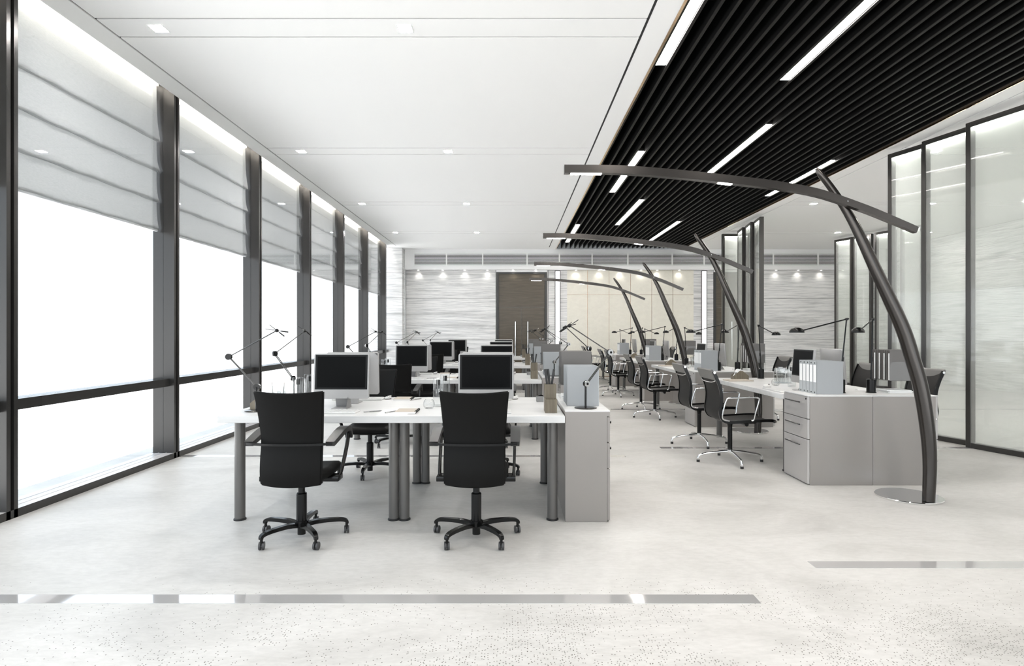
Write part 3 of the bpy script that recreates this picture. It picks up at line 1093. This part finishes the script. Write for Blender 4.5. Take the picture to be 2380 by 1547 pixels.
def balance_lamp():
    """thin chrome desk lamp; first arm rises along +x, second reaches back along -x"""
    r = empty('balance_lamp')
    q = B(); q.lathe([(0, 0), (.081, 0), (.081, .005), (.078, .0075), (0, .0075)], M_arc, n=36, caps=False); q.build('base', r)
    q = B(); q.cyl((0, 0, .006), (0, 0, .178), .0075, M_gloss, n=14); q.build('stem', r)
    j1, j2, hd = Vector((0, -.012, .178)), Vector((.21, -.012, .402)), Vector((-.147, -.012, .597))
    q = B()
    for s in (-.008, .008):
        q.tube([j1 + Vector((0, s, 0)), j2 + Vector((0, s, 0))], .0040, M_dchrome, 8)
    q.build('lower_arm', r)
    q = B(); q.tube([j2, hd], .0042, M_dchrome, 8); q.build('upper_arm', r)
    for j in (j1, j2):
        q = B()
        q.cyl(j + Vector((0, -.013, 0)), j + Vector((0, -.003, 0)), .0225, M_chrome, n=24)
        q.cyl(j + Vector((0, -.003, 0)), j + Vector((0, .013, 0)), .0235, M_gloss, n=24)
        q.cyl(j + Vector((0, -.0145, 0)), j + Vector((0, -.0125, 0)), .009, M_gloss, n=16)
        q.build('joint', r)
    rod_head(r, hd, [(-.062, .02, -.042), (-.074, -.03, -.012)])
    return r

def task_lamp():
    """black lamp on a cylinder: rod up, arm reaching along -x to a domed head"""
    r = empty('task_lamp')
    q = B(); q.lathe([(0, 0), (.044, 0), (.044, .004), (.038, .006), (.038, .118), (.034, .122), (.012, .122), (.009, .145), (0, .145)], M_task, n=28, caps=False); q.build('base', r)
    top = Vector((.055, 0, .672))
    q = B(); q.cyl((0, 0, .14), top, .0062, M_task, n=10); q.cyl((.018, 0, .285), (.022, 0, .325), .009, M_task, n=10); q.build('stem', r)
    hd = Vector((-.40, 0, .56))
    q = B()
    q.cyl(top + Vector((.02, 0, .005)), hd + Vector((.05, 0, .008)), .0062, M_task, n=10)
    q.cyl(top + Vector((0, -.012, 0)), top + Vector((0, .012, 0)), .0125, M_task, n=14)
    q.build('arm', r)
    q = B()
    prof = [(.052, -.012), (.0535, -.008)] + [(.0535 * cos(t), -.008 + .046 * sin(t)) for t in [pi / 2 * s / 8 for s in range(1, 8)]] + [(0.001, .038)]
    q.lathe(prof, M_task, n=28, caps=False)
    for v in q.bm.verts:
        v.co.x *= 1.25
        v.co += hd
    q.build('lamp_shade', r, 60)
    q = B(); q.lathe([(0, -.006), (.046, -.006), (.046, -.002), (0, -.002)], M_white, (hd.x, hd.y, hd.z), n=20, caps=False); q.build('diffuser', r)
    return r

# --- small things
def binder(wd=.237, th=.064, h=.293):
    """spine on the -x face; local x 0..wd, y 0..th"""
    r = empty('ring_binder')
    q = B(); q.box(0, wd, 0, .004, 0, h, M_binder); q.box(0, wd, th - .004, th, 0, h, M_binder); q.box(0, .005, 0, th, 0, h, M_spine); q.build('cover', r, 0)
    q = B(); q.box(.008, wd - .006, .006, th - .006, .004, h - .012, M_paper); q.build('pages', r, 0)
    q = B(); q.box(-.001, .0, .008, th - .008, h * .36, h * .885, M_paper); q.build('spine_label', r, 0)
    q = B()
    for z in (h * .945, h * .05):
        q.cyl((-.0015, th * .5, z), (.0, th * .5, z), .007, M_slot, n=12)
    q.build('finger_hole', r)
    return r

def folder():
    """thick document folder standing on its edge, broad faces +-y"""
    r = empty('document_folder')
    w, t, h = .25, .05, .275
    q = B(); q.box(0, w, 0, .004, 0, h, M_folder, .001, seg=1); q.box(0, w, t - .004, t, 0, h, M_folder, .001, seg=1); q.box(w - .004, w, 0, t, 0, h, M_folder); q.build('cover', r, 0)
    q = B(); q.box(.004, w - .006, .016, t - .022, .004, h - .03, M_paper); q.build('pages', r, 0)
    return r

def file_stand():
    r = empty('acrylic_file_stand')
    w, d, zb, zt = .27, .29, .112, .285
    q = B(); q.box(0, w, 0, d, zb, zb + .004, M_acrylic); q.build('shelf', r, 0)
    for y in (0.0, .071, .142, .213, d - .003):
        q = B(); q.prism([(.0, zb + .004), (w, zb + .004), (w, zt - .05), (w - .04, zt), (.03, zt), (0, zt - .03)], 'y', y, y + .003, M_acrylic); q.build('divider', r, 0)
    q = B()
    q.box(0, .003, 0, d, 0, zb, M_acrylic); q.build('side_support', r, 0)
    q = B(); q.box(w - .003, w, 0, d, 0, zb, M_acrylic); q.build('side_support', r, 0)
    return r

def pen_holder():
    r = empty('pen_holder')
    def tub(q, x0, x1, y0, y1, h):
        t = .006
        q.box(x0, x1, y0, y0 + t, 0, h, M_wood); q.box(x0, x1, y1 - t, y1, 0, h, M_wood)
        q.box(x0, x0 + t, y0 + t, y1 - t, 0, h, M_wood); q.box(x1 - t, x1, y0 + t, y1 - t, 0, h, M_wood)
        q.box(x0 + t, x1 - t, y0 + t, y1 - t, 0, t, M_wood)
    q = B(); tub(q, -.0435, .0435, 0, .085, .098); q.build('low_box', r, 0)
    q = B(); tub(q, -.0435, .0435, .086, .171, .20); q.build('tall_box', r, 0)
    return r
def marker():
    q = B(); q.tube([(0, 0, 0), (0, 0, .235)], .0078, M_pen, 12); q.tube([(0, 0, .235), (0, 0, .305)], .009, M_pen, 12)
    return q.build('marker_pen')

def glass_jar():
    r = empty('glass_jar')
    q = B(); q.lathe([(.0, .0), (.040, .0), (.041, .004), (.041, .222), (.036, .226), (.036, .160), (.037, .012), (.0, .012)], M_clear, n=28, caps=False); q.build('vessel', r)
    q = B(); q.lathe([(0, .168), (.016, .168), (.016, .212), (0, .212)], M_gloss, n=18, caps=False); q.build('stopper', r)
    return r
def tumbler():
    q = B(); q.lathe([(0, 0), (.028, 0), (.03, .004), (.034, .11), (.0325, .11), (.029, .012), (0, .012)], M_clear, n=24, caps=False)
    return q.build('glass_tumbler')
def bowl():
    q = B(); q.lathe([(0, 0), (.03, 0), (.042, .016), (.0455, .034), (.039, .056), (.027, .072), (.026, .071), (.037, .055), (.043, .034), (.039, .017), (.028, .006), (0, .006)], M_clear, n=28, caps=False)
    return q.build('glass_vase')
def organizer():
    """clear acrylic pen stand: a cluster of square tubes of unequal height"""
    r = empty('acrylic_pen_stand')
    q = B()
    cells = [(-.075, -.03, .13), (-.03, -.03, .16), (.015, -.03, .15), (-.075, .015, .17), (-.03, .015, .185), (.015, .015, .175), (.058, -.01, .16)]
    for x, y, h in cells:
        for a in ((x, x + .042, y, y + .003), (x, x + .042, y + .039, y + .042), (x, x + .003, y + .003, y + .039), (x + .039, x + .042, y + .003, y + .039)):
            q.box(*a, .0, h, M_clear)
    q.build('tubes', r, 0)
    q = B(); q.box(-.08, .105, -.035, .062, -.0, .004, M_clear); q.build('tray', r, 0)
    return r
def pencil():
    q = B(); q.tube([(0, 0, 0), (0, 0, .17)], .0038, M_white, 6); q.tube([(0, 0, .17), (0, 0, .185)], [.0038, .0008], M_tan, 6)
    return q.build('pencil')

def letter_rack():
    """wooden rack with two house-shaped end boards on a low tray"""
    r = empty('letter_rack')
    w = .095
    house = [(-w, 0), (w, 0), (w, .045), (.02, .105), (-.02, .105), (-w, .045)]
    q = B(); q.prism(house, 'y', -.05, -.044, M_wood); q.build('front_board', r, 0)
    q = B(); q.prism(house, 'y', .044, .05, M_wood); q.build('back_board', r, 0)
    q = B(); q.box(-w, w, -.044, .044, 0, .006, M_wood); q.box(-w, -w + .005, -.044, .044, .006, .045, M_wood); q.box(w - .005, w, -.044, .044, .006, .045, M_wood); q.build('tray', r, 0)
    return r
def tissue():
    q = B()
    random.seed(5)
    q.grid(lambda u, v: Vector(((u - .5) * .12 + .008 * sin(9 * v), (v - .5) * .05 + .01 * sin(7 * u), .01 + .11 * sin(pi * u) ** .7 * (.8 + .25 * sin(11 * u + 4 * v)))), 18, 8, M_paper)
    return q.build('tissue', smooth=70)

def notebook():
    r = empty('spiral_notebook')
    q = B(); q.box(-.072, .072, -.095, .095, .0, .012, M_paper); q.build('pages', r, 0)
    q = B(); q.box(-.075, .072, -.097, .097, .012, .014, M_tan); q.build('cover', r, 0)
    q = B()
    for j in range(12):
        y = -.085 + j * .0155
        q.tube([(.072 + .008 * cos(t), y, .0085 + .0085 * sin(t)) for t in [2 * pi * s / 10 for s in range(10)]], .0015, M_gloss, 5, closed=True)
    q.build('spiral', r)
    return r
def sheet():
    q = B(); q.box(-.105, .105, -.145, .145, 0, .002, M_paper)
    return q.build('paper_sheet', smooth=0)
def pen():
    q = B(); q.tube([(0, -.07, .0045), (0, .055, .0045), (0, .07, .0045)], [.0045, .0045, .001], M_grey, 10)
    q.box(.003, .0055, -.068, -.03, .003, .006, M_chrome)
    return q.build('pen')
def memo_box():
    q = B(); q.box(-.03, .03, -.03, .03, 0, .045, M_grey, .003); q.prism([(-.03, .045), (.03, .045), (.03, .05), (.012, .062), (-.02, .05)], 'y', -.012, .012, M_gloss)
    return q.build('tape_dispenser', smooth=0)
def paper_stack():
    r = empty('paper_stack')
    for j, (a, dx) in enumerate(((0, 0), (.06, .008), (-.04, -.004))):
        q = B(); q.box(-.11, .11, -.09, .09, j * .009, j * .009 + .008, M_paper, mtx=Matrix.Translation((dx, 0, 0)) @ Matrix.Rotation(a, 4, 'Z')); q.build('sheaf', r, 0)
    return r
def paper_roll():
    r = empty('paper_roll')
    q = B(); q.tube([(-.12, 0, .02), (.12, 0, .02)], .02, M_paper, 18); q.build('roll', r)
    q = B(); q.tube([(.0, 0, .02), (.045, 0, .02)], .0212, M_gloss, 18); q.build('band', r)
    return r
def booklet():
    q = B(); q.box(-.15, .15, -.10, .10, 0, .012, M_tan, .003)
    return q.build('closed_booklet', smooth=0)

def in_group(s, j): return s + ' on the %s bench desk' % ORD[j]

# ------------------------------------------------------------------ bench rows by the windows
for j in range(4):
    dy = PL * j
    n = ORD[j]
    BD = 'the %s bench desk' % n
    put('bench', bench, '%s long white bench desk from the camera, on round grey legs' % n, 'desk', (0, 4.196 + dy, 0), group='white bench desks by the windows')
    for kk, y in enumerate((4.233, 4.842)):
        put('cabinet_side', cabinet_side, '%s grey drawer cabinet at the aisle end of %s' % (('near', 'far')[kk], BD), 'cabinet', (.374, y + dy, 0), group='narrow cabinets at the bench ends')
    for sx, xx in (('window-end', -1.368), ('aisle-end', -.232)):
        put('office_chair', office_chair, 'black office chair at the %s near seat of %s' % (sx, BD), 'chair', (xx, 3.917 + dy, 0), 0.0, 'black office chairs at the bench desks')
        put('office_chair', office_chair, 'black office chair at the %s far seat of %s' % (sx, BD), 'chair', (xx + .02, 5.72 + dy, 0), pi, 'black office chairs at the bench desks')
    for sx, xm in (('window-end', -1.3146), ('aisle-end', -.20)):
        put('monitor', monitor, 'monitor with black screen facing the camera, %s of %s' % (sx, BD), 'monitor', (xm, 4.64 + dy, .7505), 0, 'monitors on the bench desks')
        put('monitor', monitor, 'monitor seen from its grey back, %s of %s' % (sx, BD), 'monitor', (xm, 5.00 + dy, .7505), pi, 'monitors on the bench desks')
        put('keyboard', keyboard, 'white keyboard before the camera-facing monitor, %s of %s' % (sx, BD), 'keyboard', (xm - .02, 4.39 + dy, .7505), 0, 'white keyboards')
        put('keyboard', keyboard, 'white keyboard on the far edge, %s of %s' % (sx, BD), 'keyboard', (xm - .02, 5.25 + dy, .7505), pi, 'white keyboards')
        put('mouse', mouse, 'white mouse on the far edge, %s of %s' % (sx, BD), 'mouse', (xm + .225, 5.29 + dy, .7505), pi, 'white mice')
    # chrome balance lamps
    put('balance_lamp', balance_lamp, 'chrome balance lamp on the near window corner of %s' % BD, 'desk lamp', (-1.895, 4.466 + dy, .7505), pi, 'chrome balance lamps')
    put('balance_lamp', balance_lamp, 'chrome balance lamp on the far window corner of %s' % BD, 'desk lamp', (-1.93, 5.33 + dy, .7505), pi + RAD(66), 'chrome balance lamps')
    put('balance_lamp', balance_lamp, 'chrome balance lamp before the binders on the near cabinet of %s' % BD, 'desk lamp', (.534, 4.37 + dy, .784), RAD(28), 'chrome balance lamps')
    put('balance_lamp', balance_lamp, 'chrome balance lamp behind the folders on the far cabinet of %s' % BD, 'desk lamp', (.555, 5.355 + dy, .784), RAD(48), 'chrome balance lamps')
    # binders, spines to the aisle
    for kk in range(5):
        put('binder', binder, '%s grey ring binder from the camera on the near cabinet of %s' % (ORD[kk], BD), 'binder', (.65, 4.505 + .064 + .0645 * kk + dy, .784), pi, 'grey ring binders on the cabinets')
    put('file_stand', file_stand, 'clear acrylic file stand on the far cabinet of %s' % BD, 'file stand', (.40, 4.985 + dy, .784), 0, 'acrylic file stands')
    for kk in range(4):
        put('folder', folder, '%s taupe folder from the camera in the acrylic stand by %s' % (ORD[kk], BD), 'folder', (.410, 4.996 + .071 * kk + dy, .784 + .1165), 0, 'taupe folders in acrylic stands')
    put('paper_stack', paper_stack, 'white paper sheaves under the acrylic stand by %s' % BD, 'papers', (.535, 5.12 + dy, .784), 0, 'paper sheaves under the stands')
    # pen holder and markers
    put('pen_holder', pen_holder, 'brown wooden stepped pen holder at the aisle end of %s' % BD, 'pen holder', (.283, 4.358 + dy, .7505), 0, 'wooden pen holders')
    for kk, (mx, my, ax, ay, t) in enumerate(((.0, .112, -.12, 0, 'leaning to the windows'), (.02, .129, -.12, 0, 'in the middle'), (-.014, .146, .15, 0, 'leaning to the aisle'))):
        o = put('marker', marker, 'black marker pen %s in the wooden holder on %s' % (t, BD), 'pen', (.283 + mx, 4.358 + my + dy, .758), 0, 'black markers in the pen holders')
        o.rotation_euler = (-ay, ax, 0)
    put('tape', memo_box, 'small grey tape dispenser behind the pen holder on %s' % BD, 'tape dispenser', (.235, 5.09 + dy, .7505), 0, 'tape dispensers')
    # middle of the desk
    put('sheet', sheet, 'white paper sheet under the notebook near the front of %s' % BD, 'paper', (-.85, 4.40 + dy, .7505), 0, 'paper sheets')
    put('notebook', notebook, 'tan spiral notebook near the front edge of %s' % BD, 'notebook', (-.765, 4.40 + dy, .753), 0, 'tan notebooks')
    put('notebook', notebook, 'tan spiral notebook near the far edge of %s' % BD, 'notebook', (-.945, 5.25 + dy, .7505), 0, 'tan notebooks')
    put('pen', pen, 'grey pen lying beside the front notebook on %s' % BD, 'pen', (-.875, 4.38 + dy, .753), RAD(-30), 'grey pens')
    put('pen', pen, 'grey pen lying between keyboard and notebook on %s' % BD, 'pen', (-1.02, 4.42 + dy, .7505), RAD(-55), 'grey pens')
    put('pen', pen, 'grey pen beside the far notebook on %s' % BD, 'pen', (-.83, 5.24 + dy, .7505), RAD(-30), 'grey pens')
    put('bowl', bowl, 'small round clear glass vase in the middle of %s' % BD, 'vase', (-.637, 4.62 + dy, .7505), 0, 'round glass vases')
    put('jar', glass_jar, 'tall clear glass jar by the round vase on %s' % BD, 'jar', (-.58, 4.74 + dy, .7505), 0, 'tall glass jars')
    put('jar', glass_jar, 'tall clear glass jar at the far middle of %s' % BD, 'jar', (-.575, 5.18 + dy, .7505), 0, 'tall glass jars')
    put('jar', glass_jar, 'tall clear glass jar behind the window-end chair of %s' % BD, 'jar', (-1.706, 4.80 + dy, .7505), 0, 'tall glass jars')
    put('jar', glass_jar, 'tall clear glass jar at the far window end of %s' % BD, 'jar', (-1.73, 5.14 + dy, .7505), 0, 'tall glass jars')
    put('organizer', organizer, 'clear acrylic pen stand at the window end of %s' % BD, 'pen stand', (-1.868, 4.78 + dy, .7505), 0, 'acrylic pen stands')
    for kk, (px, ax, t) in enumerate(((-1.897, -.06, 'toward the windows'), (-1.826, .08, 'toward the screen'))):
        o = put('pencil', pencil, 'white pencil leaning %s in the pen stand on %s' % (t, BD), 'pencil', (px, 4.79 + dy, .757), 0, 'white pencils in pen stands')
        o.rotation_euler = (0, ax, 0)
    put('rack', letter_rack, 'gabled wooden letter rack at the window end of %s' % BD, 'letter rack', (-1.895, 4.625 + dy, .7505), 0, 'gabled letter racks')

# ------------------------------------------------------------------ desk islands beside the arc lamps
def island():
    r = empty('island_desk')
    q = B(); q.box(2.56, 3.74, 0, 2.08, .702, .75, M_desk, .003); q.build('tabletop', r, 0)
    for x in (2.65, 3.65):
        for y in (.09, 1.98):
            q = B(); post(q, x, y, .012, .702, .034, M_leg); lg = q.build('leg', r)
            q = B(); q.lathe([(.034, 0), (.041, 0), (.041, .008), (.035, .014)], M_rubber, (x, y, 0)); q.build('foot', lg)
    return r
for j in range(4):
    dy = PR * j
    n = ORD[j]
    ID = 'the %s island desk' % n
    if 5.72 + dy + 2.08 < YB - .3:
        put('island', island, '%s white island desk from the camera, behind the arc lamp cabinets' % n, 'desk', (0, 5.72 + dy, 0), group='white island desks')
    put('cabinet_wide', cabinet_wide, 'wide grey three-drawer cabinet, drawers to the aisle, at %s' % ID, 'cabinet', (2.580, 5.256 + dy, 0), 0, 'wide grey drawer cabinets')
    put('cabinet_wide', cabinet_wide, 'wide grey cabinet turned to the glass screens at %s' % ID, 'cabinet', (3.718, 5.716 + dy, 0), pi, 'wide grey drawer cabinets')
    for kk, y in enumerate((6.22, 7.24)):
        put('sling', sling_chair, 'black mesh chair with chrome arms, aisle side, %s seat of %s' % (ORD[kk], ID), 'chair', (2.25, y + dy, 0), -pi / 2, 'mesh chairs at the islands')
        put('sling', sling_chair, 'black mesh chair with chrome arms, screen side, %s seat of %s' % (ORD[kk], ID), 'chair', (4.05, y + dy, 0), pi / 2, 'mesh chairs at the islands')
    put('monitor', monitor, 'monitor with its black screen to the aisle on %s' % ID, 'monitor', (2.92, 6.06 + dy, .7505), -pi / 2, 'monitors on the islands')
    put('monitor', monitor, 'monitor with its grey back to the aisle on %s' % ID, 'monitor', (3.24, 6.06 + dy, .7505), pi / 2, 'monitors on the islands')
    for kk in range(5):
        put('binder', binder, '%s grey ring binder, white-labelled spine, on the cabinet of %s' % (ORD[kk], ID), 'binder', (2.71, 5.36 + .0645 * kk + dy, .7835), 0, 'grey ring binders on the cabinets')
    put('task_lamp', task_lamp, 'black task lamp behind the binders, long arm to the aisle, %s' % ID, 'desk lamp', (3.00, 5.5 + dy, .7835), 0, 'black task lamps')
    put('task_lamp', task_lamp, 'black task lamp between binders and folders, arm to the camera, %s' % ID, 'desk lamp', (3.29, 5.52 + dy, .7835), RAD(45), 'black task lamps')
    put('task_lamp', task_lamp, 'black task lamp at the far end of %s' % ID, 'desk lamp', (3.165, 7.66 + dy, .7505), RAD(220), 'black task lamps')
    put('file_stand', file_stand, 'clear acrylic file stand on the cabinet end of %s' % ID, 'file stand', (3.39, 5.41 + dy, .7835), 0, 'acrylic file stands')
    for kk in range(4):
        put('folder', folder, '%s taupe folder from the camera in the stand at %s' % (ORD[kk], ID), 'folder', (3.40, 5.421 + .071 * kk + dy, .7835 + .1165), 0, 'taupe folders in acrylic stands')
    put('paper_stack', paper_stack, 'white paper sheaves under the acrylic stand at %s' % ID, 'papers', (3.525, 5.56 + dy, .7835), 0, 'paper sheaves under the stands')
    put('paper_roll', paper_roll, 'white paper roll with a black band behind the monitors of %s' % ID, 'paper roll', (3.46, 5.86 + dy, .7505), RAD(8), 'paper rolls')
    put('keyboard', keyboard, 'white keyboard before the aisle-facing monitor on %s' % ID, 'keyboard', (2.68, 6.06 + dy, .7505), -pi / 2, 'white keyboards')
    put('mouse', mouse, 'white mouse beside the keyboard on %s' % ID, 'mouse', (2.72, 6.42 + dy, .7505), -pi / 2 + .5, 'white mice')
    put('bowl', bowl, 'small round clear glass vase beside the screen of %s' % ID, 'vase', (2.91, 6.65 + dy, .7505), 0, 'round glass vases')
    put('jar', glass_jar, 'tall clear glass jar beside the screen of %s' % ID, 'jar', (3.02, 6.50 + dy, .7505), 0, 'tall glass jars')
    put('organizer', organizer, 'clear acrylic pen stand in the middle of %s' % ID, 'pen stand', (3.12, 6.95 + dy, .7505), 0, 'acrylic pen stands')
    for kk, (px, ax, t) in enumerate(((3.07, -.12, 'leaning to the aisle'), (3.15, .12, 'leaning to the screens'))):
        o = put('pencil', pencil, 'white pencil %s in the pen stand on %s' % (t, ID), 'pencil', (px, 6.96 + dy, .757), 0, 'white pencils in pen stands')
        o.rotation_euler = (0, ax, 0)
    put('rack', letter_rack, 'gabled wooden letter rack near the aisle edge of %s' % ID, 'letter rack', (2.85, 7.54 + dy, .7505), 0, 'gabled letter racks')
    put('tissue', tissue, 'crumpled white tissues in the letter rack on %s' % ID, 'tissue', (2.83, 7.54 + dy, .757), 0, 'white tissues in letter racks')
    put('booklet', booklet, 'closed beige booklet before the letter rack on %s' % ID, 'booklet', (2.74, 7.30 + dy, .7505), RAD(4), 'beige booklets')
